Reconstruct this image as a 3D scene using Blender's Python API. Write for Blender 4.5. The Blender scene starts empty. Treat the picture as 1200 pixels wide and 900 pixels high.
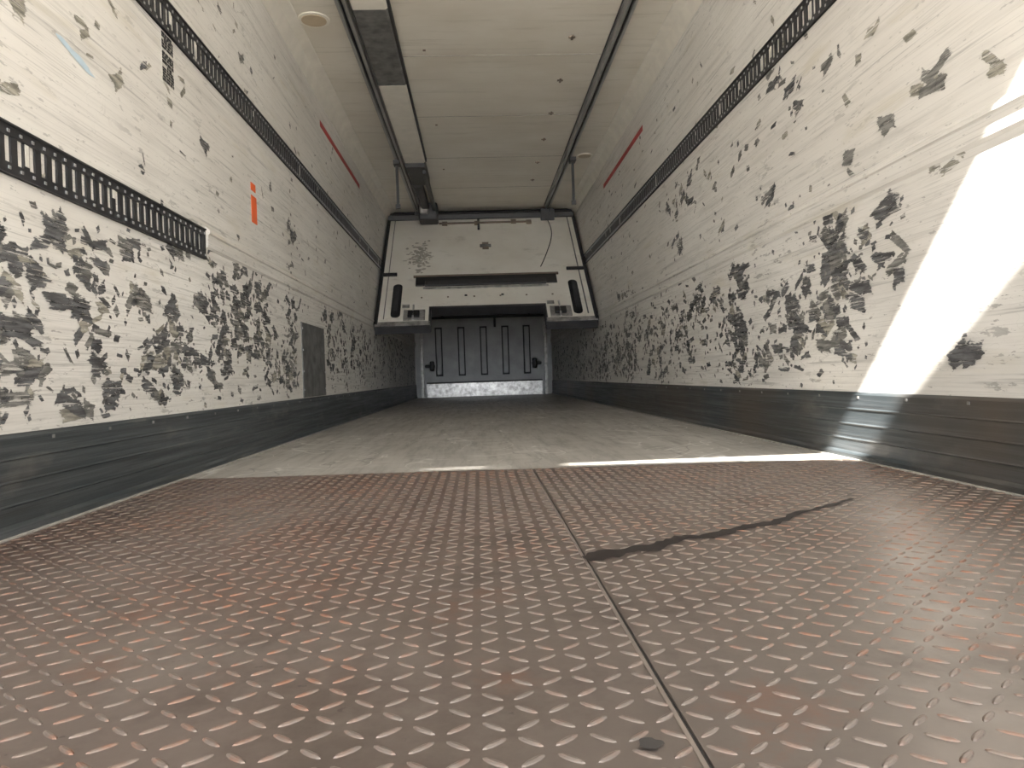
import bpy, math, random
from mathutils import Matrix, Vector
random.seed(11)
H=0.345; XL=-1.13; XR=1.37; ZC=2.585; YF=13.6; Y0=0.26
F=870.0
# ---------------------------------------------------------------- helpers
def link(o,parent=None):
    bpy.context.scene.collection.objects.link(o)
    if parent: o.parent=parent
    return o
def mesh(name,v,f,mats,parent=None,midx=None,smooth=False):
    me=bpy.data.meshes.new(name); me.from_pydata(v,[],f)
    for m in (mats if isinstance(mats,list) else [mats]): me.materials.append(m)
    if midx:
        me.polygons.foreach_set('material_index',midx)
    if smooth: me.polygons.foreach_set('use_smooth',[True]*len(me.polygons))
    me.update()
    return link(bpy.data.objects.new(name,me),parent)
BF=[(0,3,2,1),(4,5,6,7),(0,1,5,4),(1,2,6,5),(2,3,7,6),(3,0,4,7)]
class MB:
    def __init__(s): s.v=[];s.f=[];s.m=[]
    def box(s,x0,x1,y0,y1,z0,z1,mi=0):
        b=len(s.v)
        s.v+=[(x0,y0,z0),(x1,y0,z0),(x1,y1,z0),(x0,y1,z0),(x0,y0,z1),(x1,y0,z1),(x1,y1,z1),(x0,y1,z1)]
        s.f+=[tuple(b+i for i in q) for q in BF]; s.m+=[mi]*6
    def prism(s,pts,y0,y1,mi=0):      # pts in (x,z), extruded along y
        b=len(s.v);n=len(pts)
        s.v+=[(p[0],y0,p[1]) for p in pts]+[(p[0],y1,p[1]) for p in pts]
        s.f+=[tuple(b+i for i in range(n)),tuple(b+n+i for i in reversed(range(n)))]
        s.f+=[(b+i,b+n+i,b+n+(i+1)%n,b+(i+1)%n) for i in range(n)]
        s.m+=[mi]*(n+2)
    def prismz(s,pts,z0,z1,mi=0):     # pts in (x,y), extruded along z
        b=len(s.v);n=len(pts)
        s.v+=[(p[0],p[1],z0) for p in pts]+[(p[0],p[1],z1) for p in pts]
        s.f+=[tuple(b+i for i in reversed(range(n))),tuple(b+n+i for i in range(n))]
        s.f+=[(b+i,b+(i+1)%n,b+n+(i+1)%n,b+n+i) for i in range(n)]
        s.m+=[mi]*(n+2)
    def make(s,name,mats,parent=None,bevel=0):
        o=mesh(name,s.v,s.f,mats,parent,s.m)
        if bevel:
            md=o.modifiers.new('bevel','BEVEL'); md.width=bevel; md.segments=2; md.limit_method='ANGLE'
        return o
def box(name,x0,x1,y0,y1,z0,z1,mat,parent=None,bevel=0):
    b=MB(); b.box(x0,x1,y0,y1,z0,z1); return b.make(name,mat,parent,bevel)
def disc(name,cx,cy,z,r,h,mats,parent=None,n=32):
    b=MB()
    def ring(r,i): return [(cx+r*math.cos(2*math.pi*k/n),cy+r*math.sin(2*math.pi*k/n)) for k in range(n)]
    b.prismz(ring(r,0),z-h,z,0)
    b.prismz(ring(r*.8,0),z-h*1.5,z-h*.5,1)
    return b.make(name,mats,parent)
def empty(name,loc=(0,0,0)):
    e=bpy.data.objects.new(name,None); e.location=loc; e.empty_display_size=.2
    return link(e)
# measured positions on the side walls (survey of the photo: wall plane -> (along, height))
R=math.radians(1.9)
def unroll(px,py):
    u=px-560; v=442-py
    return u*math.cos(R)+v*math.sin(R), v*math.cos(R)-u*math.sin(R)
def wl(px,py):
    u,v=unroll(px,py); y=F*XL/u; return y,H+v*y/F
def wr(px,py):
    u,v=unroll(px,py); y=F*XR/u; return y,H+v*y/F

# ---------------------------------------------------------------- materials
class NT:
    def __init__(s,name):
        s.mat=bpy.data.materials.new(name); s.mat.use_nodes=True
        s.t=s.mat.node_tree; s.b=s.t.nodes['Principled BSDF']; s.out=s.t.nodes['Material Output']
        s.co=s.n('ShaderNodeNewGeometry').outputs['Position']
    def n(s,t,**k):
        o=s.t.nodes.new(t)
        for a,b in k.items(): setattr(o,a,b)
        return o
    def l(s,a,b): s.t.links.new(a,b)
    def map(s,sc=(1,1,1),loc=(0,0,0),rot=(0,0,0)):
        m=s.n('ShaderNodeMapping'); s.l(s.co,m.inputs[0])
        m.inputs['Scale'].default_value=sc; m.inputs['Location'].default_value=loc; m.inputs['Rotation'].default_value=rot
        return m.outputs[0]
    def noise(s,scale,sc=(1,1,1),det=4,rough=.55,dist=0,loc=(0,0,0),rot=(0,0,0)):
        t=s.n('ShaderNodeTexNoise'); s.l(s.map(sc,loc,rot),t.inputs['Vector'])
        t.inputs['Scale'].default_value=scale; t.inputs['Detail'].default_value=det
        t.inputs['Roughness'].default_value=rough; t.inputs['Distortion'].default_value=dist
        return t.outputs['Fac']
    def ramp(s,fac,a,b,va=0,vb=1):
        m=s.n('ShaderNodeMapRange'); s.l(fac,m.inputs[0])
        m.inputs[1].default_value=a;m.inputs[2].default_value=b;m.inputs[3].default_value=va;m.inputs[4].default_value=vb
        return m.outputs[0]
    def mul(s,a,b,op='MULTIPLY'):
        m=s.n('ShaderNodeMath',operation=op)
        for i,x in enumerate((a,b)):
            if isinstance(x,(int,float)): m.inputs[i].default_value=x
            else: s.l(x,m.inputs[i])
        return m.outputs[0]
    def mix(s,fac,a,b):
        m=s.n('ShaderNodeMix',data_type='RGBA')
        if isinstance(fac,(int,float)): m.inputs[0].default_value=fac
        else: s.l(fac,m.inputs[0])
        for i,x in ((6,a),(7,b)):
            if isinstance(x,tuple): m.inputs[i].default_value=(*x,1)
            else: s.l(x,m.inputs[i])
        return m.outputs[2]
    def bump(s,h,st,d=.01):
        b=s.n('ShaderNodeBump'); b.inputs['Strength'].default_value=st; b.inputs['Distance'].default_value=d
        s.l(h,b.inputs['Height']); s.l(b.outputs[0],s.b.inputs['Normal'])
    def col(s,c):
        if isinstance(c,tuple): s.b.inputs['Base Color'].default_value=(*c,1)
        else: s.l(c,s.b.inputs['Base Color'])
    def rough(s,r):
        if isinstance(r,(int,float)): s.b.inputs['Roughness'].default_value=r
        else: s.l(r,s.b.inputs['Roughness'])
    def metal(s,r): s.b.inputs['Metallic'].default_value=r
def plain(name,c,r=.5,m=0,var=.25,sc=8):
    k=NT(name); n=k.noise(sc); d=tuple(x*(1-var) for x in c); l=tuple(min(1,x*(1+var)) for x in c)
    k.col(k.mix(k.ramp(n,.3,.7),d,l)); k.rough(r); k.metal(m); return k.mat

def wall_mat():
    k=NT('painted_wall_liner')
    big=k.noise(.9,det=3)
    c=k.mix(k.ramp(big,.35,.7),(.65,.62,.57),(.75,.73,.685))
    st=k.noise(3,sc=(1,.35,9),det=6,rough=.65)
    c=k.mix(k.ramp(st,.48,.72,0,.55),c,(.44,.42,.385))
    st2=k.noise(9,sc=(1,.15,7),det=4,rough=.7,loc=(3,7,1))
    c=k.mix(k.ramp(st2,.59,.67,0,.65),c,(.31,.30,.28))
    st3=k.noise(16,sc=(1,.10,12),det=3,rough=.6,loc=(7,1,4))
    c=k.mix(k.ramp(st3,.55,.66,0,.45),c,(.40,.38,.35))
    st4=k.noise(7,sc=(1,.3,3),det=5,rough=.7,rot=(.7,0,0),loc=(4,4,9))
    c=k.mix(k.ramp(st4,.60,.70,0,.45),c,(.38,.365,.335))
    sc=k.noise(5,sc=(1,.8,2),det=2,dist=1.5,rot=(.4,0,0))
    a=k.mul(k.mul(sc,.5,'SUBTRACT'),1.0,'ABSOLUTE')
    c=k.mix(k.mul(k.ramp(a,.0015,.004,1,0),k.ramp(big,.45,.6,0,.45)),c,(.34,.32,.29))
    sep=k.n('ShaderNodeSeparateXYZ'); k.l(k.co,sep.inputs[0])
    low=k.ramp(sep.outputs['Z'],1.3,.5,0,1)
    cl=k.ramp(k.noise(1.8,sc=(1,1,.7),det=2,loc=(1,4,2)),.44,.60)
    ch=k.noise(17,sc=(1,.42,2.0),det=5,rough=.65,loc=(5,2,9))
    m=k.mul(k.mul(k.ramp(ch,.605,.625),cl),k.ramp(low,0,1,.3,.9))
    c=k.mix(m,c,(.10,.098,.092))
    ch2=k.noise(44,sc=(1,.5,1.6),det=3,rough=.6,loc=(1,8,3))
    m=k.mul(k.mul(k.ramp(ch2,.66,.68),k.ramp(low,0,1,.55,1)),.6)
    c=k.mix(m,c,(.15,.145,.13))
    df=k.noise(2.4,sc=(1,.5,1.6),det=5,loc=(2,6,1))
    c=k.mix(k.mul(k.ramp(df,.42,.7,0,.35),low),c,(.40,.385,.34))
    g=k.noise(4,sc=(1,.5,3),det=5,loc=(8,8,8))
    c=k.mix(k.ramp(g,.60,.72,0,.35),c,(.50,.45,.33))
    k.col(c); k.rough(.5); k.bump(st,.25,.004); return k.mat
def chip_mat(name,c,thr):
    # torn paint: solid in the middle of each patch, ragged toward its rim ('core' 1 -> 0)
    k=NT(name)
    c1=k.mix(k.ramp(k.noise(30,sc=(1,.3,2.6),det=5),.40,.62),c,tuple(x*3.0 for x in c)); k.col(c1); k.rough(.6)
    at=k.n('ShaderNodeAttribute',attribute_name='core')
    n=k.noise(34,sc=(1,.42,2.3),det=7,rough=.75,dist=.1)
    h=k.mul(k.ramp(at.outputs['Fac'],0,.40,-.16,.10),n,'ADD')
    f=k.ramp(h,thr,thr+.04)
    sc=k.noise(40,sc=(1,.14,3.2),det=4,rough=.65,loc=(2,2,2))
    f=k.mul(f,k.ramp(sc,.54,.62,1,.12))
    tr=k.n('ShaderNodeBsdfTransparent'); mx=k.n('ShaderNodeMixShader')
    k.l(f,mx.inputs[0]); k.l(tr.outputs[0],mx.inputs[1]); k.l(k.b.outputs[0],mx.inputs[2]); k.l(mx.outputs[0],k.out.inputs[0])
    return k.mat
def kick_mat():
    k=NT('scuffed_kick_plate')
    a=k.noise(4,sc=(1,.25,14),det=7,rough=.7)
    c=k.mix(k.ramp(a,.45,.75),(.030,.038,.042),(.095,.107,.115))
    b=k.noise(6,sc=(1,.6,1.5),det=5,loc=(4,4,4))
    c=k.mix(k.ramp(b,.58,.75,0,.5),c,(.18,.17,.155))
    f=k.noise(12,sc=(1,.08,9),det=3,loc=(1,4,4))
    c=k.mix(k.ramp(f,.60,.68,0,.6),c,(.015,.016,.017))
    sep=k.n('ShaderNodeSeparateXYZ'); k.l(k.co,sep.inputs[0])
    d=k.noise(1.2,det=4,loc=(1,2,4)); c=k.mix(k.mul(k.ramp(d,.40,.65,0,.75),k.ramp(sep.outputs['X'],0,1,.1,1)),c,(.085,.066,.05))  # brown toward the right: sun haze painted into the plate colour
    k.col(c); k.metal(.25); k.rough(k.ramp(a,.3,.7,.58,.42)); k.bump(a,.35,.004); return k.mat
def plate_mat(name,tint):
    k=NT(name)
    a=k.noise(1.3,det=5); b=k.noise(14,det=5,loc=(3,1,0))
    sep=k.n('ShaderNodeSeparateXYZ'); k.l(k.co,sep.inputs[0])
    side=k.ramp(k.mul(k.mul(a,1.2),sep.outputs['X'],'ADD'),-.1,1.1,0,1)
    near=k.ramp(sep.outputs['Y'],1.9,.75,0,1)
    c=k.mix(k.ramp(a,.35,.65),(.115,.062,.046),(.14,.092,.072))
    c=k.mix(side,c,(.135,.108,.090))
    c=k.mix(k.mul(near,.6),c,(.118,.101,.089))  # greyer near and right: wear, plus sheen painted into the base colour
    dirt=k.noise(3.2,det=7,rough=.7,loc=(6,6,0))
    c=k.mix(k.ramp(dirt,.50,.66,0,.6),c,(.055,.040,.032))
    wear=k.noise(2.0,sc=(1,.6,1),det=6,rough=.7,loc=(2,9,0))
    c=k.mix(k.ramp(wear,.52,.70,0,.6),c,(.20,.178,.158))
    rust=k.noise(4.5,det=7,rough=.72,loc=(7,2,0))
    c=k.mix(k.ramp(rust,.56,.68,0,.55),c,tint)
    spots=k.noise(30,det=3,loc=(1,1,0))
    c=k.mix(k.ramp(spots,.70,.73,0,.7),c,(.03,.022,.018))
    k.col(c); k.metal(.5); k.rough(k.mul(k.ramp(dirt,.3,.7,.30,.50),k.ramp(b,.3,.7,-.03,.05),'ADD')); k.bump(b,.2,.003); return k.mat
def bar_mat():
    k=NT('worn_tread_bars')
    b=k.noise(45,det=3); a=k.noise(1.6,det=4,loc=(2,2,2))
    c=k.mix(k.ramp(b,.45,.62),(.15,.115,.095),(.20,.095,.06))
    c=k.mix(k.ramp(a,.40,.58,0,.75),c,(.15,.127,.112))
    k.col(c); k.metal(.45); k.rough(.40); return k.mat
def deck_mat():
    k=NT('worn_cargo_deck')
    a=k.noise(1.4,sc=(1,.6,1),det=5)
    c=k.mix(k.ramp(a,.35,.68),(.31,.29,.26),(.45,.425,.385))
    s=k.noise(5,sc=(3.5,.35,1),det=6,rough=.7)
    c=k.mix(k.ramp(s,.48,.66,0,.7),c,(.19,.175,.155))
    s2=k.noise(3,sc=(.5,3,1),det=6,rough=.7,loc=(3,3,0))
    c=k.mix(k.ramp(s2,.50,.68,0,.6),c,(.22,.205,.18))
    for i,(sc_,lo) in enumerate(((1.5,(9,3,0)),(2.1,(1,5,0)),(2.6,(4,8,0)))):
        w=k.noise(sc_,sc=(1,.7,1),det=1,dist=1.4,loc=lo)
        ab=k.mul(k.mul(w,.5,'SUBTRACT'),1.,'ABSOLUTE')
        c=k.mix(k.mul(k.ramp(ab,.002,.008,.8,0),k.ramp(a,.42,.55)),c,(.68,.66,.61) if i!=1 else (.12,.11,.10))
    k.col(c); k.metal(.1); k.rough(k.ramp(s,.3,.7,.32,.5)); return k.mat
def ceil_mat():
    k=NT('ceiling_panel')
    a=k.noise(1.2,sc=(1,1.5,1),det=4)
    c=k.mix(k.ramp(a,.35,.7),(.60,.555,.47),(.71,.675,.60))
    s=k.noise(3,sc=(.5,6,1),det=5,rough=.7)
    c=k.mix(k.ramp(s,.54,.74,0,.6),c,(.38,.345,.275))
    k.col(c); k.rough(.42); return k.mat
def bulk_mat():
    k=NT('bulkhead_panel_face')
    a=k.noise(2,det=4); s=k.noise(7,sc=(.6,1,1),det=5,rough=.7)
    c=k.mix(k.ramp(a,.35,.7),(.64,.60,.52),(.74,.71,.64))
    c=k.mix(k.ramp(s,.57,.74,0,.55),c,(.38,.35,.29))
    k.col(c); k.rough(.5); return k.mat

M_wall=wall_mat(); M_kick=kick_mat(); M_deck=deck_mat(); M_ceil=ceil_mat(); M_bulk=bulk_mat(); M_bar=bar_mat()
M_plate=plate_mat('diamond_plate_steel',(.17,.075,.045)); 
M_chip=chip_mat('bare_chip_dark',(.042,.042,.043),.45)
M_chip2=chip_mat('bare_chip_grey',(.075,.073,.067),.46)
M_chip3=chip_mat('bare_chip_faint',(.13,.122,.10),.47)
M_scuff=plain('grey_scuff',(.30,.28,.24),.6,0,.3,20)
M_black=plain('black_coated_steel',(.022,.022,.024),.45,.3)
M_rub=plain('black_rubber',(.012,.012,.013),.6)
M_alu=plain('aluminium',(.50,.50,.50),.35,.8)
M_galv=plain('galvanised_steel',(.33,.32,.31),.3,.7,.5,16)
M_galvd=plain('dull_galvanised_steel',(.26,.25,.235),.4,.5,.5,14)
M_rail=plain('rail_aluminium',(.40,.40,.39),.35,.7,.2,5)
M_brown=plain('dirty_edge_trim',(.16,.12,.09),.5,.3)
M_white=plain('white_trim',(.68,.645,.57),.45,0,.08)
M_red=plain('red_tape',(.42,.02,.02),.5)
M_orange=plain('orange_tape',(.85,.13,.03),.5,0,.1)
M_blue=plain('blue_paint_smear',(.42,.54,.62),.5,0,.1,20)
M_grey=plain('grey_patch',(.13,.13,.125),.5,.3,.45,14)
M_door=plain('front_door_paint',(.33,.33,.325),.5,.1,.15,5)
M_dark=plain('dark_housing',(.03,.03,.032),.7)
M_lamp=plain('lamp_lens',(.42,.33,.22),.3,0,.15)
M_paper=plain('label_paper',(.50,.48,.43),.6,0,.2,30)
M_water=NT('wet_streak'); M_water.col((.012,.009,.008)); M_water.rough(.6); M_water.b.inputs['Specular IOR Level'].default_value=.2; M_water=M_water.mat
M_seam=plain('seam_gap',(.015,.012,.01),.8)
M_lip=plain('seam_worn_edge',(.22,.18,.155),.45,.5)
M_conc=plain('dock_concrete',(.44,.42,.39),.8,0,.12,2)
M_sunmask=plain('sun_mask_sheet',(.6,.6,.6),.6)
M_dust=plain('dust_line',(.30,.28,.25),.9,0,.3,30)

# ---------------------------------------------------------------- shell
box('wall_left',XL-.06,XL,Y0,YF+.06,-.05,ZC+.05,M_wall)
box('wall_right',XR,XR+.06,Y0,YF+.06,-.05,ZC+.05,M_wall)
box('wall_front',XL,XR,YF,YF+.06,-.05,ZC+.05,M_door)
box('ceiling',XL-.06,XR+.06,Y0,YF+.06,ZC,ZC+.06,M_ceil)
b=MB(); b.prismz([(XL,2.81),(XR,2.655),(XR,YF),(XL,YF)],-.05,0); b.make('floor',M_deck)
for side,x,s in (('left',XL,1),('right',XR,-1)):
    b=MB()
    b.prism([(x,0),(x+s*.022,0),(x+s*.022,.02),(x+s*.012,.03),(x+s*.012,.236),(x+s*.005,.246),(x,.246)],Y0,YF,0)
    for z in (.075,.13,.185): b.prism([(x+s*.012,z-.004),(x+s*.015,z),(x+s*.012,z+.004)],Y0,YF,0)
    y=.5
    while y<YF:
        b.box(min(x+s*.011,x+s*.0145),max(x+s*.011,x+s*.0145),y-.005,y+.005,.223,.232,1); y+=.3
    b.box(min(x+s*.02,x+s*.032),max(x+s*.02,x+s*.032),Y0,YF,.0,.006,2)
    b.make('baseboard_'+side,[M_kick,M_galvd,M_dust])
def batten(name,x,s,y0):
    b=MB(); b.prism([(x,.925),(x+s*.010,.935),(x+s*.012,.985),(x+s*.020,.990),(x+s*.020,1.002),(x,1.022)],y0,YF); b.make(name,M_wall)
batten('trim_1',XL,1,3.2); batten('trim_2',XR,-1,Y0)
for nm,x,s in (('trim_3',XL,1),('trim_4',XR,-1)):
    b=MB(); b.prism([(x,ZC-.11),(x+s*.008,ZC-.105),(x+s*.045,ZC-.03),(x+s*.10,ZC-.008),(x+s*.105,ZC),(x,ZC)],Y0,YF); b.make(nm,M_white)
b=MB()
for y in (1.6,2.8,4.0,5.2,6.4,7.6,8.8): b.box(-.45,.94,y-.003,y+.003,ZC-.002,ZC)
b.make('trim_5',M_dust)

# ---------------------------------------------------------------- diamond plate
seam=.19
b=MB()
def yb(x): return 2.81+(x-XL)/(XR-XL)*(-.155)
b.prismz([(XL,-.35),(seam-.0025,-.35),(seam-.0025,yb(seam)),(XL,yb(XL))],-.03,0.002)
b.prismz([(seam+.0025,-.35),(XR,-.35),(XR,yb(XR)),(seam+.0025,yb(seam))],-.03,0.002)
b.box(seam-.0025,seam+.0025,-.35,yb(seam),-.03,-.001,1)
b.box(seam-.007,seam-.0025,-.35,yb(seam),0,.0034,2)
V=b.v;Fc=b.f;Mi=b.m
p=.034; L=.0155; W=.0046
prof=[]
for k in range(10):
    t=2*math.pi*k/10; prof.append((L*math.cos(t),W*math.sin(t)*(1.0 if abs(math.cos(t))<.9 else .6)))
ny=int(3.2/p); nx=int((XR-XL)/p)
for i in range(1,nx+1):
    for j in range(ny):
        x=XL+.012+i*p; y=-.33+j*p
        if abs(x-seam)<.012 or x>XR-.03 or y>yb(x)-.02: continue
        a=math.radians(40 if (i+j)%2 else -40)
        ca,sa=math.cos(a),math.sin(a); base=len(V)
        wz=.8+.25*random.random()
        for (q,ql,qw,hh) in ((0,1,1,.0015),(1,.88,.72,.0032),(2,.6,.3,.0042)):
            for (lx,ly) in prof:
                X=lx*ql; Yl=ly*qw
                V.append((x+X*ca-Yl*sa,y+X*sa+Yl*ca,hh if q==0 else .002+(hh-.002)*wz))
        for r in (0,10):
            for k in range(10):
                k2=(k+1)%10
                Fc.append((base+r+k,base+r+k2,base+r+10+k2,base+r+10+k)); Mi.append(3)
        Fc.append(tuple(base+20+k for k in range(10))); Mi.append(3)
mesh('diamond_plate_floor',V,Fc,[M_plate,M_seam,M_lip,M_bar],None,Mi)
pts=[(.186,1.356),(.25,1.40),(.33,1.425),(.40,1.49),(.47,1.50),(.56,1.57),(.64,1.60),(.74,1.70),(.84,1.76),(.945,1.85)]
V=[];Fc=[]
dense=[]
for i in range(len(pts)-1):
    for k in range(6):
        t=k/6; dense.append((pts[i][0]*(1-t)+pts[i+1][0]*t,pts[i][1]*(1-t)+pts[i+1][1]*t))
dense.append(pts[-1])
for i,(x,y) in enumerate(dense):
    t=i/len(dense); w=(.020*(1-t)+.006)*(.6+.8*random.random())
    j=random.uniform(-.006,.006)
    V+=[(x-w*.3,y+w+j,.0045),(x+w*.3,y-w+j,.0045)]
    if i: Fc.append((2*i-2,2*i-1,2*i+1,2*i))
mesh('water_streak',V,Fc,M_water)
def blot(name,cx,cy,r,mat,z=.0046):
    n=18; V=[(cx+r*(.7+.5*random.random())*math.cos(2*math.pi*k/n),cy+r*(.7+.5*random.random())*math.sin(2*math.pi*k/n)*.9,z) for k in range(n)]
    return mesh(name,V,[tuple(range(n))],mat)
blot('rust_spot',.146,.672,.012,M_seam)

# ---------------------------------------------------------------- cargo tracks
def track(name,x,s,zc,y0,y1):
    b=MB(); h=.064; t=.008
    def bx(ya,yb_,za,zb,d0=.0005,d1=t,mi=0): 
        xa,xb=x+s*d0,x+s*d1; b.box(min(xa,xb),max(xa,xb),ya,yb_,za,zb,mi)
    bx(y0,y1,zc+.033,zc+h); bx(y0,y1,zc-h,zc-.033)
    bx(y0,y1,zc+h-.006,zc+h,0.0005,.013); bx(y0,y1,zc-h,zc-h+.006,0.0005,.013)
    y=y0
    while y<y1-.02:
        bx(y,min(y+.026,y1),zc-.033,zc+.033,.0005,.006)
        bx(y+.033,y+.042,zc+.040,zc+.048,t-.001,t+.002,1)
        bx(y+.033,y+.042,zc-.050,zc-.042,t-.001,t+.002,1)
        if random.random()<.07: bx(y+.004,y+.02,zc+random.uniform(-.05,.02),zc+.03,t-.001,t+.0006,2)
        y+=.05
    bx(y1-.03,y1,zc-.033,zc+.033)
    return b.make(name,[M_black,M_alu,M_paper])
track('cargo_track',XL,1,1.74,Y0+.02,9.9)
track('cargo_track',XR,-1,1.755,Y0+.02,9.9)
track('cargo_track',XL,1,.94,Y0+.02,3.18)

# ---------------------------------------------------------------- paint chips (bare spots in the liner)
class Chips:
    def __init__(s): s.v=[];s.f=[];s.m=[];s.c=[]
    def add(s,side,y,z,w,h,a,mi):
        w*=1.3; h*=1.35
        if z-h*.5<.25 or y<Y0+.1 or y>YF-.05: return
        if side<0 and 4.75<y<5.65 and z<.8: return
        base=len(s.v); x=(XL+.0012) if side<0 else (XR-.0012)
        x+= (1 if side<0 else -1)*random.uniform(0,.0008)
        ca,sa=math.cos(a),math.sin(a)
        cor=[(-1,-1),(1,-1),(1,1),(-1,1)]
        cor=[(cx*random.uniform(.85,1.05),cy*random.uniform(.8,1.05)) for cx,cy in cor]
        sk=random.uniform(-.3,.3); n=0
        s.v.append((x,y,z)); s.c.append(1.0)
        for q in range(4):
            p0,p1=cor[q],cor[(q+1)%4]
            for t in (0,.33,.67):
                X=p0[0]*(1-t)+p1[0]*t; Z=p0[1]*(1-t)+p1[1]*t
                r=1+random.uniform(-.06,.05); X=X*r+sk*Z; Z*=r
                P=X*w/2; Q=Z*h/2
                s.v.append((x,y+P*ca-Q*sa,z+P*sa+Q*ca)); s.c.append(0.0); n+=1
        for i in range(n):
            s.f.append((base,base+1+i,base+1+(i+1)%n)); s.m.append(mi)
C=Chips()
def pick(): return random.choices((0,1,2),(.58,.32,.10))[0]
def cluster(side,cx,cy,bw,bh,n,big=1,mi=None):
    fn=wl if side<0 else wr
    for i in range(n):
        y,z=fn(cx+random.uniform(-.5,.5)*bw,cy+random.uniform(-.5,.5)*bh)
        w=random.uniform(.045,.12)*big; h=random.uniform(.022,.052)*big
        a=random.choice((0,0,.25,-.3,.7,-.5))+random.uniform(-.12,.12)
        C.add(side,y,z,w,h,a,pick() if mi is None else mi)
        if mi is None:
            for q in range(2): C.add(side,y+random.gauss(0,.06),z+random.gauss(0,.045),random.uniform(.012,.035),random.uniform(.008,.02),random.gauss(0,.5),random.choice((0,0,1)))
for c in [(15,275,30,60,5),(75,285,22,50,6),(105,345,14,60,6),(82,355,4,2,2,1.5,0),(30,392,60,26,5,1.1),(20,440,60,40,6,1.2),(25,475,60,30,5,1.2),
 (125,427,4,3,2,1.3,0),(140,457,20,12,3),(165,292,22,20,5),(210,292,16,18,6),(172,345,18,30,5),(207,370,22,40,8),(190,410,28,50,10),
 (190,462,18,20,5),(215,435,10,40,7),(238,360,12,30,5),(265,350,18,50,10),(287,350,18,80,22),(295,405,22,40,12),(312,375,14,80,18),
 (345,275,8,30,7),(330,415,30,70,26),(350,380,20,60,12),(395,400,26,70,44),(430,410,34,60,60),(462,420,24,50,50),(60,322,10,14,3),(120,300,40,60,4,.7),
 (250,430,50,50,12),(60,440,60,60,5),(240,395,60,60,10),(400,360,40,30,10),(110,480,60,20,4),(20,330,30,40,4),
 (265,20,4,4,1,1,1),(148,105,10,14,2,1,2),(245,175,4,4,2,.8,0),(38,30,8,40,2,1,2),(290,75,4,6,2,.7,1),(60,222,14,8,2,.8,2),(330,200,30,60,4,.7,1),(230,130,60,60,4,.6,2),(345,315,10,6,2,.7),
 (120,30,60,40,4,.6,2),(20,90,30,50,3,.7,2)]:
    cluster(-1,*c)
for c in [(800,222,24,30,10),(792,245,16,16,4),(1050,240,12,14,2,1.2),(1025,270,10,10,2,1.1),(987,265,22,24,8,1.1),(987,305,24,60,16,1.1),(980,370,36,70,18,1.1),
 (950,325,16,30,5),(945,358,30,20,4),(870,345,18,70,24),(868,405,20,50,16),(900,420,30,20,8),(845,345,14,20,5),(908,230,8,20,3),(850,262,4,16,2),
 (795,282,12,20,5),(820,340,18,50,9),(800,395,26,70,28),(770,405,26,70,34),(740,400,26,70,44),(715,410,24,60,50),(690,425,30,50,50),
 (1105,78,14,24,3,1.2,1),(1100,98,8,12,1,1.1,1),(1050,140,6,8,2,1.1,1),(1145,420,26,14,4,1.2,0),(975,72,4,10,2,1,1),(915,90,18,18,4,.9),(933,100,6,6,2,.9),(941,125,2,20,2,.8),
 (1040,300,14,14,2),(925,375,50,80,14),(1020,308,14,6,2,1.2),(1020,345,20,50,4),(938,390,14,30,6),(1000,400,20,40,7),(735,350,24,12,16),(690,370,30,30,20),(1060,300,20,50,3),
 (1180,65,8,14,2,1,2),(1060,60,100,80,6,.7,2),(880,180,60,60,6,.7,1),(960,250,60,60,6,.7),(1110,180,60,60,4,.7,2),(1010,190,50,60,4,.8,1),(830,210,40,50,5,.7,1)]:
    cluster(1,*c)
for side in (-1,1):
    for i in range(60):
        y=random.uniform(1.2 if side<0 else 3.0,13.3); z=random.uniform(.34,.78)
        for k in range(random.randint(5,16)):
            C.add(side,y+random.gauss(0,.09),z+random.gauss(0,.11),random.uniform(.02,.09),random.uniform(.012,.035),random.gauss(0,.4),pick())
    for i in range(420):
        C.add(side,random.uniform(1.2 if side<0 else 2.9,13.3),.25+abs(random.gauss(0,.35)),random.uniform(.015,.05),random.uniform(.01,.022),random.gauss(0,.4),pick())
    for i in range(200):
        C.add(side,random.uniform(1. if side<0 else 2.6,13.3),random.uniform(1.05,2.3),random.uniform(.015,.065),random.uniform(.008,.03),random.gauss(0,.5),random.choice((0,1,2,2)))
o=mesh('paint_chips',C.v,C.f,[M_chip,M_chip2,M_chip3],None,C.m)
at=o.data.attributes.new('core','FLOAT','POINT'); at.data.foreach_set('value',C.c)

# ---------------------------------------------------------------- things on the walls
b=MB(); y,z=2.87,1.575
zz=z-.088
b.box(XL,XL+.0012,y-.052,y+.052,z-.09,z+.09,0)
while zz<z+.085:
    h=random.uniform(.008,.016)
    a=-.05; 
    while a<.045:
        c=a+random.uniform(.012,.04)
        if random.random()<.8: b.box(XL+.001,XL+.0025,y+a,y+min(c,.05),zz,zz+h*.8,1)
        a=c+.006
    zz+=h
b.make('worn_label',[M_paper,M_rub])
b=MB()
b.prism([(XL,1.18),(XL+.002,1.18),(XL+.002,1.32),(XL,1.32)],3.87,3.96); b.box(XL,XL+.002,3.87,3.95,1.345,1.385)
b.make('orange_tape',M_orange)
n=14; V=[(XL+.002,2.21+.10*math.cos(2*math.pi*k/n)*(.8+.3*random.random()),1.31+.012*math.sin(2*math.pi*k/n)*(.6+.6*random.random())-.02*math.cos(2*math.pi*k/n)) for k in range(n)]
mesh('blue_paint_mark',V,[tuple(range(n))],M_blue)
box('red_load_line',XL,XL+.002,5.70,7.58,2.285,2.33,M_red)
box('red_load_line',XR-.002,XR,5.85,7.67,2.255,2.30,M_red)
b=MB(); b.box(XL,XL+.006,4.85,5.55,.25,.74)
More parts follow.
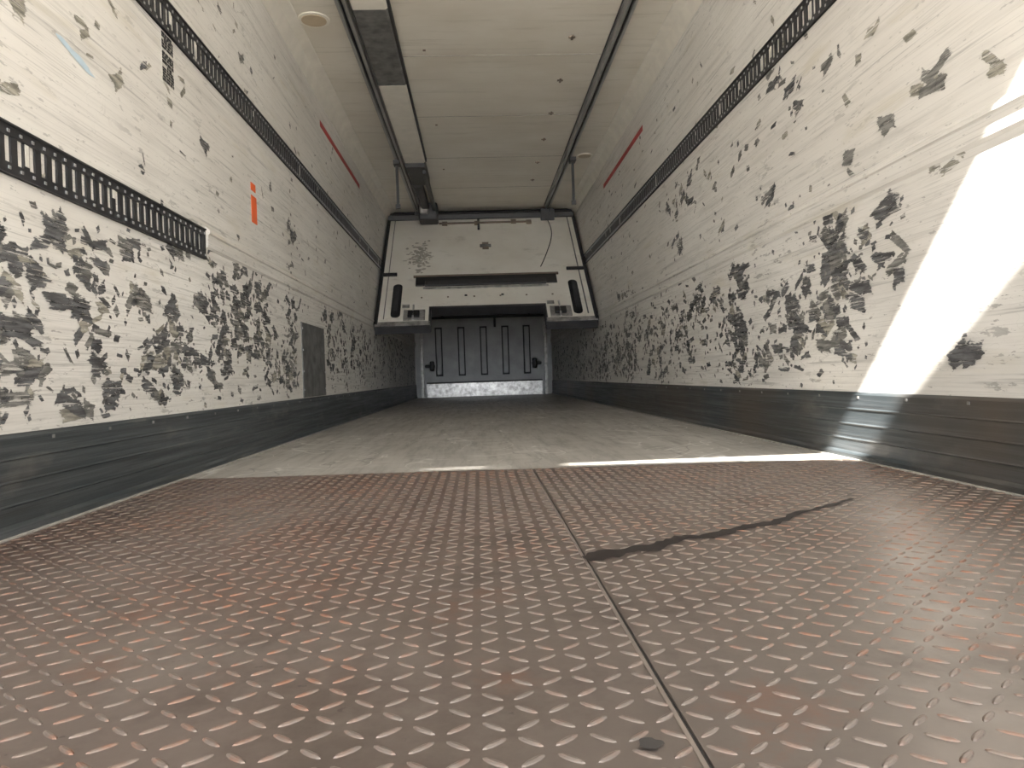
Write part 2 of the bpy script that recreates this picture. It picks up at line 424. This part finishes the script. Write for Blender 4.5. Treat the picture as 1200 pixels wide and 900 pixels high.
for yy in (4.87,5.53):
    for zz in (.3,.42,.56,.7): b.box(XL+.005,XL+.009,yy-.005,yy+.005,zz-.005,zz+.005,1)
b.make('repair_plate',[M_grey,M_alu],None,.001)

# ---------------------------------------------------------------- ceiling fittings
def rail(name,xc):
    b=MB(); z=ZC
    b.box(xc-.040,xc+.040,Y0,9.78,z-.006,z,0)
    b.box(xc-.030,xc-.022,Y0,9.78,z-.05,z-.004,0); b.box(xc+.022,xc+.030,Y0,9.78,z-.05,z-.004,0)
    b.box(xc-.030,xc-.010,Y0,9.78,z-.054,z-.048,0); b.box(xc+.010,xc+.030,Y0,9.78,z-.054,z-.048,0)
    b.box(xc-.010,xc+.010,Y0,9.78,z-.03,z-.004,1)
    b.box(xc-.046,xc-.040,Y0,9.78,z-.010,z,1); b.box(xc+.040,xc+.046,Y0,9.78,z-.010,z,1)
    return b.make(name,[M_rail,M_black])
rail('ceiling_rail',-.72); rail('ceiling_rail',.99)
b=MB(); z=ZC
pr=lambda d:[(-.67,z),(-.67,z-.035+d),(-.665,z-.045+d),(-.475,z-.045+d),(-.46,z-.035+d),(-.46,z)]
b.prism(pr(0),5.6,7.6,0); b.prism(pr(0),Y0,4.45,0); b.prism(pr(.002),4.45,5.6,1)
b.box(-.462,-.445,Y0,7.6,z-.035,z,2)
b.make('ceiling_duct',[M_white,M_grey,M_rub])
g=empty('lift_mechanism',(-.58,8.6,ZC))
def gb(nm,x0,x1,y0,y1,z0,z1,m,bev=0):
    o=box(nm,x0+.58,x1+.58,y0-8.6,y1-8.6,z0-ZC,z1-ZC,m,g,bev); return o
gb('housing',-.67,-.46,7.6,8.3,ZC-.09,ZC,M_black,.01)
gb('spring_tube',-.64,-.54,8.3,9.7,ZC-.12,ZC-.02,M_dark,.03)
gb('arm',-.66,-.645,7.8,9.7,ZC-.09,ZC-.05,M_galvd,.004)
gb('arm_2',-.50,-.46,7.7,9.7,ZC-.13,ZC-.06,M_black,.004)
gb('winch_box',-.68,-.44,9.40,9.72,ZC-.24,ZC-.02,M_black,.02)
gb('winch_drum',-.66,-.55,9.33,9.45,ZC-.17,ZC-.06,M_galvd,.02)
for xs in (-.74,1.03):
    b=MB(); b.box(xs-.014,xs+.014,7.50,7.505,2.09,ZC-.058); b.box(xs-.022,xs+.022,7.485,7.52,2.06,2.10,1); b.box(xs-.03,xs+.03,7.44,7.56,ZC-.095,ZC-.055,1)
    b.make('hanging_strap',[M_rub,M_black])
disc('ceiling_lamp',-.935,4.65,ZC,.095,.008,[M_white,M_lamp]); disc('ceiling_lamp',1.17,7.6,ZC,.08,.008,[M_white,M_lamp])
b=MB()
for y in (1.4,2.1,2.8,3.5,4.2,4.93,5.65,6.35,7.05,7.8,8.5):
    for x in (.70,):
        b.box(x-.022,x+.022,y-.008,y+.008,ZC-.008,ZC); b.box(x-.006,x+.010,y-.03,y+.03,ZC-.010,ZC)
for y in (5.1,6.6,8.0): b.box(-.30,-.28,y-.01,y+.01,ZC-.006,ZC)
b.make('ceiling_fasteners',M_brown)

# ---------------------------------------------------------------- leaning insulated bulkhead
B=empty('insulated_bulkhead',(0,8.15,.95)); B.rotation_euler=(math.atan2(.657,.755),0,0)
x0,x1,T=-1.105,1.345,2.44
b=MB(); b.prismz([(x0,0),(-.50,0),(-.50,.28),(.775,.28),(.775,0),(x1,0),(x1,T),(x0,T)],-.09,0); b.make('panel',M_bulk,B,.004)
def pb(nm,xa,xb,sa,sb,za,zb,m,bev=0): return box(nm,xa,xb,sa,sb,za,zb,m,B,bev)
pb('seal_left',x0-.01,x0+.03,-.01,T,-.07,.022,M_rub,.008); pb('seal_right',x1-.03,x1+.01,-.01,T,-.07,.022,M_rub,.008)
pb('inner_edge_right',x1-.10,x1-.085,.1,T,-.01,.006,M_grey)
pb('inner_edge_left',x0+.085,x0+.095,.1,T,-.01,.004,M_grey)
pb('seal_top',x0,x1,T-.05,T+.01,-.05,.03,M_rub,.008)
pb('edge_bottom_left',x0,-.50,-.03,.035,-.095,.012,M_galvd,.004); pb('edge_bottom_right',.775,x1,-.03,.035,-.095,.012,M_galvd,.004)
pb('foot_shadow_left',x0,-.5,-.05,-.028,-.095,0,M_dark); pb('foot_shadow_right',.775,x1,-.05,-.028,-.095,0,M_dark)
pb('edge_notch',-.52,.795,.262,.30,-.1,.014,M_black,.004)
pb('notch_side_left',-.52,-.495,-.02,.29,-.1,.012,M_black); pb('notch_side_right',.77,.795,-.02,.29,-.1,.012,M_black)
pb('pocket_bar',-.69,.97,.72,.90,-.02,.018,M_rub,.01)
pb('pocket_bar_face',-.58,.84,.70,.80,0,.03,M_dark,.01)
pb('pocket_bar_frame',-.72,1.0,.895,.925,-.01,.022,M_brown,.004)
pb('pocket_lip',-.60,.86,.655,.685,-.01,.012,M_galvd,.004)
def oval(nm,cx,s0,s1,w,m,z):
    pts=[];n=10;r=w/2
    for k in range(n+1): t=math.pi*k/n; pts.append((cx+r*math.cos(t),s1-r+r*math.sin(t)))
    for k in range(n+1): t=math.pi+math.pi*k/n; pts.append((cx+r*math.cos(t),s0+r+r*math.sin(t)))
    q=MB(); q.prismz(pts,-.01,z); return q.make(nm,m,B)
oval('hand_slot_left',-.89,.12,.76,.105,M_rub,.012); oval('hand_slot_right',1.145,.10,.76,.105,M_rub,.012)
oval('hand_slot_left_inner',-.89,.20,.68,.03,M_dark,.03); oval('hand_slot_right_inner',1.145,.2,.68,.03,M_dark,.03)
for nm,xa,xb in (('latch_left',-.80,-.56),('latch_right',.83,1.07)):
    pb(nm,xa,xb,.06,.24,-.01,.02,M_galvd,.006); pb(nm+'_keeper',xa+.05,xb-.06,.09,.19,.0,.05,M_black,.008); pb(nm+'_pin',xa+.10,xa+.12,.02,.30,.03,.05,M_alu,.004)
    pb(nm+'_vent',xa-.02,xa+.06,.30,.35,-.01,.012,M_galvd)
pb('side_latch_left',x0+.02,x0+.19,.94,.985,0,.03,M_rub,.006); pb('side_latch_right',x1-.24,x1-.03,.98,1.02,0,.03,M_rub,.006)
pb('strap_rod',-.44,.74,2.14,2.165,0,.02,M_brown,.004)
pb('strap_stop',.06,.09,1.98,2.30,0,.025,M_black,.004)
for i,(xa,sa) in enumerate(((-.40,2.10),(.02,2.1),(.5,2.12),(.70,2.1))): pb('strap_clip_%d'%i,xa,xa+.07,sa,sa+.07,0,.03,M_brown,.004)
pb('centre_catch',.08,.22,1.55,1.60,0,.02,M_grey,.004); pb('centre_catch_2',.11,.19,1.50,1.66,0,.012,M_brown,.004)
for i in range(6): pb('rivet_%d'%i,-.62+i*.3,-.60+i*.3,.48,.50,0,.006,M_brown)
pb('rivet_a',-.12,-.09,.50,.52,0,.01,M_rub); pb('rivet_b',.30,.33,.50,.52,0,.01,M_rub)
V=[];Fc=[]
for i in range(150):
    cx=random.gauss(-.67,.075); cs=random.gauss(1.40,.16); w=random.uniform(.01,.07); h=random.uniform(.015,.05); base=len(V)
    for k in range(12):
        t=2*math.pi*k/12; V.append((cx+w/2*math.cos(t)*random.uniform(.6,1.2),cs+h/2*math.sin(t)*random.uniform(.6,1.2),.0015+i*.00001))
    Fc.append(tuple(range(base,base+12)))
mesh('scuffs',V,Fc,M_scuff,B)
cu=bpy.data.curves.new('cable','CURVE'); cu.dimensions='3D'; cu.bevel_depth=.006
sp=cu.splines.new('NURBS'); pp=[(.98,2.2,.02),(1.02,1.95,.03),(1.0,1.7,.03),(.93,1.45,.03),(.86,1.2,.03),(.80,1.05,.02)]
sp.points.add(len(pp)-1)
for i,q in enumerate(pp): sp.points[i].co=(*q,1)
sp.use_endpoint_u=True
co=link(bpy.data.objects.new('cable',cu),B); cu.materials.append(M_rub)
b=MB(); b.box(XL+.03,XR-.03,9.80,9.86,ZC-.15,ZC-.09,0); b.box(.90,1.08,9.78,9.9,ZC-.20,ZC-.04,0); b.box(1.0,1.03,9.78,9.9,ZC-.12,ZC-.05,1)
b.box(-.76,-.70,9.79,9.86,ZC-.1,ZC-.04,0)
b.make('carriage_beam',[M_black,M_alu],None,.006)

# ---------------------------------------------------------------- front end
D=empty('door_1',(.125,YF,0))
def db(nm,xa,xb,ya,yb_,za,zb,m,bev=0): return box(nm,xa-.125,xb-.125,ya-YF,yb_-YF,za,zb,m,D,bev)
db('leaf',-.985,1.235,YF-.05,YF,.0,1.38,M_door,.005)
for i,x in enumerate((-.69,-.28,.125,.52,.91)):
    db('slot_%d'%i,x-.065,x+.065,YF-.062,YF-.05,.38,1.27,M_dark); db('slot_bar_%d'%i,x-.042,x+.042,YF-.08,YF-.06,.41,1.24,M_door,.01)
db('kick',-.93,1.18,YF-.075,YF-.05,.0,.25,M_galv,.004)
db('kick_top',-.93,1.18,YF-.085,YF-.05,.25,.275,M_dark)
db('jamb_left',-1.03,-.97,YF-.10,YF,.0,1.40,M_galvd,.006); db('jamb_right',1.22,1.28,YF-.10,YF,0,1.40,M_galvd,.006)
for nm,x,s in (('lever_left',-.86,1),('lever_right',1.08,-1)):
    db(nm,x-.09,x+.09,YF-.13,YF-.07,.54,.60,M_rub,.02); db(nm+'_end',x+s*.04-.04,x+s*.04+.04,YF-.14,YF-.07,.48,.66,M_rub,.02)
b=MB(); b.box(XL+.01,XR-.01,12.9,YF,1.42,ZC-.002); 
for i in range(9): b.box(-.9+i*.24,-.78+i*.24,12.88,12.9,1.5,2.3,1)
b.make('cooling_unit_housing',[M_dark,M_black],None,.01)
b=MB(); b.box(-.98,1.24,12.80,12.84,1.36,1.40); b.box(.30,.34,12.8,12.84,1.2,1.40); b.box(-.60,-.56,12.80,12.84,1.36,1.46); b.box(.90,.94,12.80,12.84,1.36,1.46)
b.box(-.6,-.56,12.84,12.88,1.43,1.46); b.box(.9,.94,12.84,12.88,1.43,1.46)
b.make('coolant_pipe',M_rub,None,.01)

# ---------------------------------------------------------------- outside: added sun mask + ground
b=MB(); b.prismz([(-3.2,-2.7),(3.2,-2.7),(3.2,-2.0),(1.5,-.95),(1.0,-.5),(.75,-.215),(.67,-.10),(.6,-.06),(.5,0),(.2,.12),(-.5,.185),(-1.13,.21),(-3.2,.22)],ZC+.005,ZC+.05)  # unseen sheet added to block the sun, front edge cut to shape its patch
b.make('sun_mask',M_sunmask)
b=MB(); b.box(-14,14,-40,-.36,-1.1,-1.05); b.box(-14,XL-.1,-.36,3,-1.1,-1.05); b.box(XR+.1,14,-.36,3,-1.1,-1.05); b.make('dock_ground',M_conc)

# ---------------------------------------------------------------- light
w=bpy.data.worlds.new('sky'); bpy.context.scene.world=w; w.use_nodes=True
t=w.node_tree; bg=t.nodes['Background']; bg.inputs[0].default_value=(.90,.95,1,1)
tc=t.nodes.new('ShaderNodeTexCoord'); dp=t.nodes.new('ShaderNodeVectorMath'); dp.operation='DOT_PRODUCT'
dp.inputs[1].default_value=(0,-.97,.24); t.links.new(tc.outputs['Generated'],dp.inputs[0])  # brighter lobe added behind the camera to light the deep interior
mr=t.nodes.new('ShaderNodeMapRange'); mr.interpolation_type='SMOOTHSTEP'
for i,vv in ((1,.80),(2,.995),(3,2.9),(4,13.5)): mr.inputs[i].default_value=vv
t.links.new(dp.outputs['Value'],mr.inputs[0]); t.links.new(mr.outputs[0],bg.inputs[1])
sl=bpy.data.lights.new('sun','SUN'); sl.energy=95; sl.angle=math.radians(1.0); sl.color=(1,.95,.88)
so=link(bpy.data.objects.new('sun',sl)); so.location=(-3,-8,10)
so.rotation_euler=Vector((.3,1,-1)).to_track_quat('-Z','Y').to_euler()

# ---------------------------------------------------------------- camera
cd=bpy.data.cameras.new('camera'); cam=link(bpy.data.objects.new('camera',cd)); bpy.context.scene.camera=cam
cd.sensor_width=36; cd.lens=F/1200*36; cd.clip_start=.02
Yd=Vector((-40,8,-F)).normalized()
Xd=Vector((math.cos(R),math.sin(R),0)); Xd=(Xd-Yd*Xd.dot(Yd)).normalized(); Zd=Xd.cross(Yd)
m=Matrix((Xd,Yd,Zd)).to_4x4(); m.translation=(0,0,H); cam.matrix_world=m
vs=bpy.context.scene.view_settings; vs.view_transform='Standard'; vs.look='None'; vs.exposure=-.25; vs.gamma=1.10
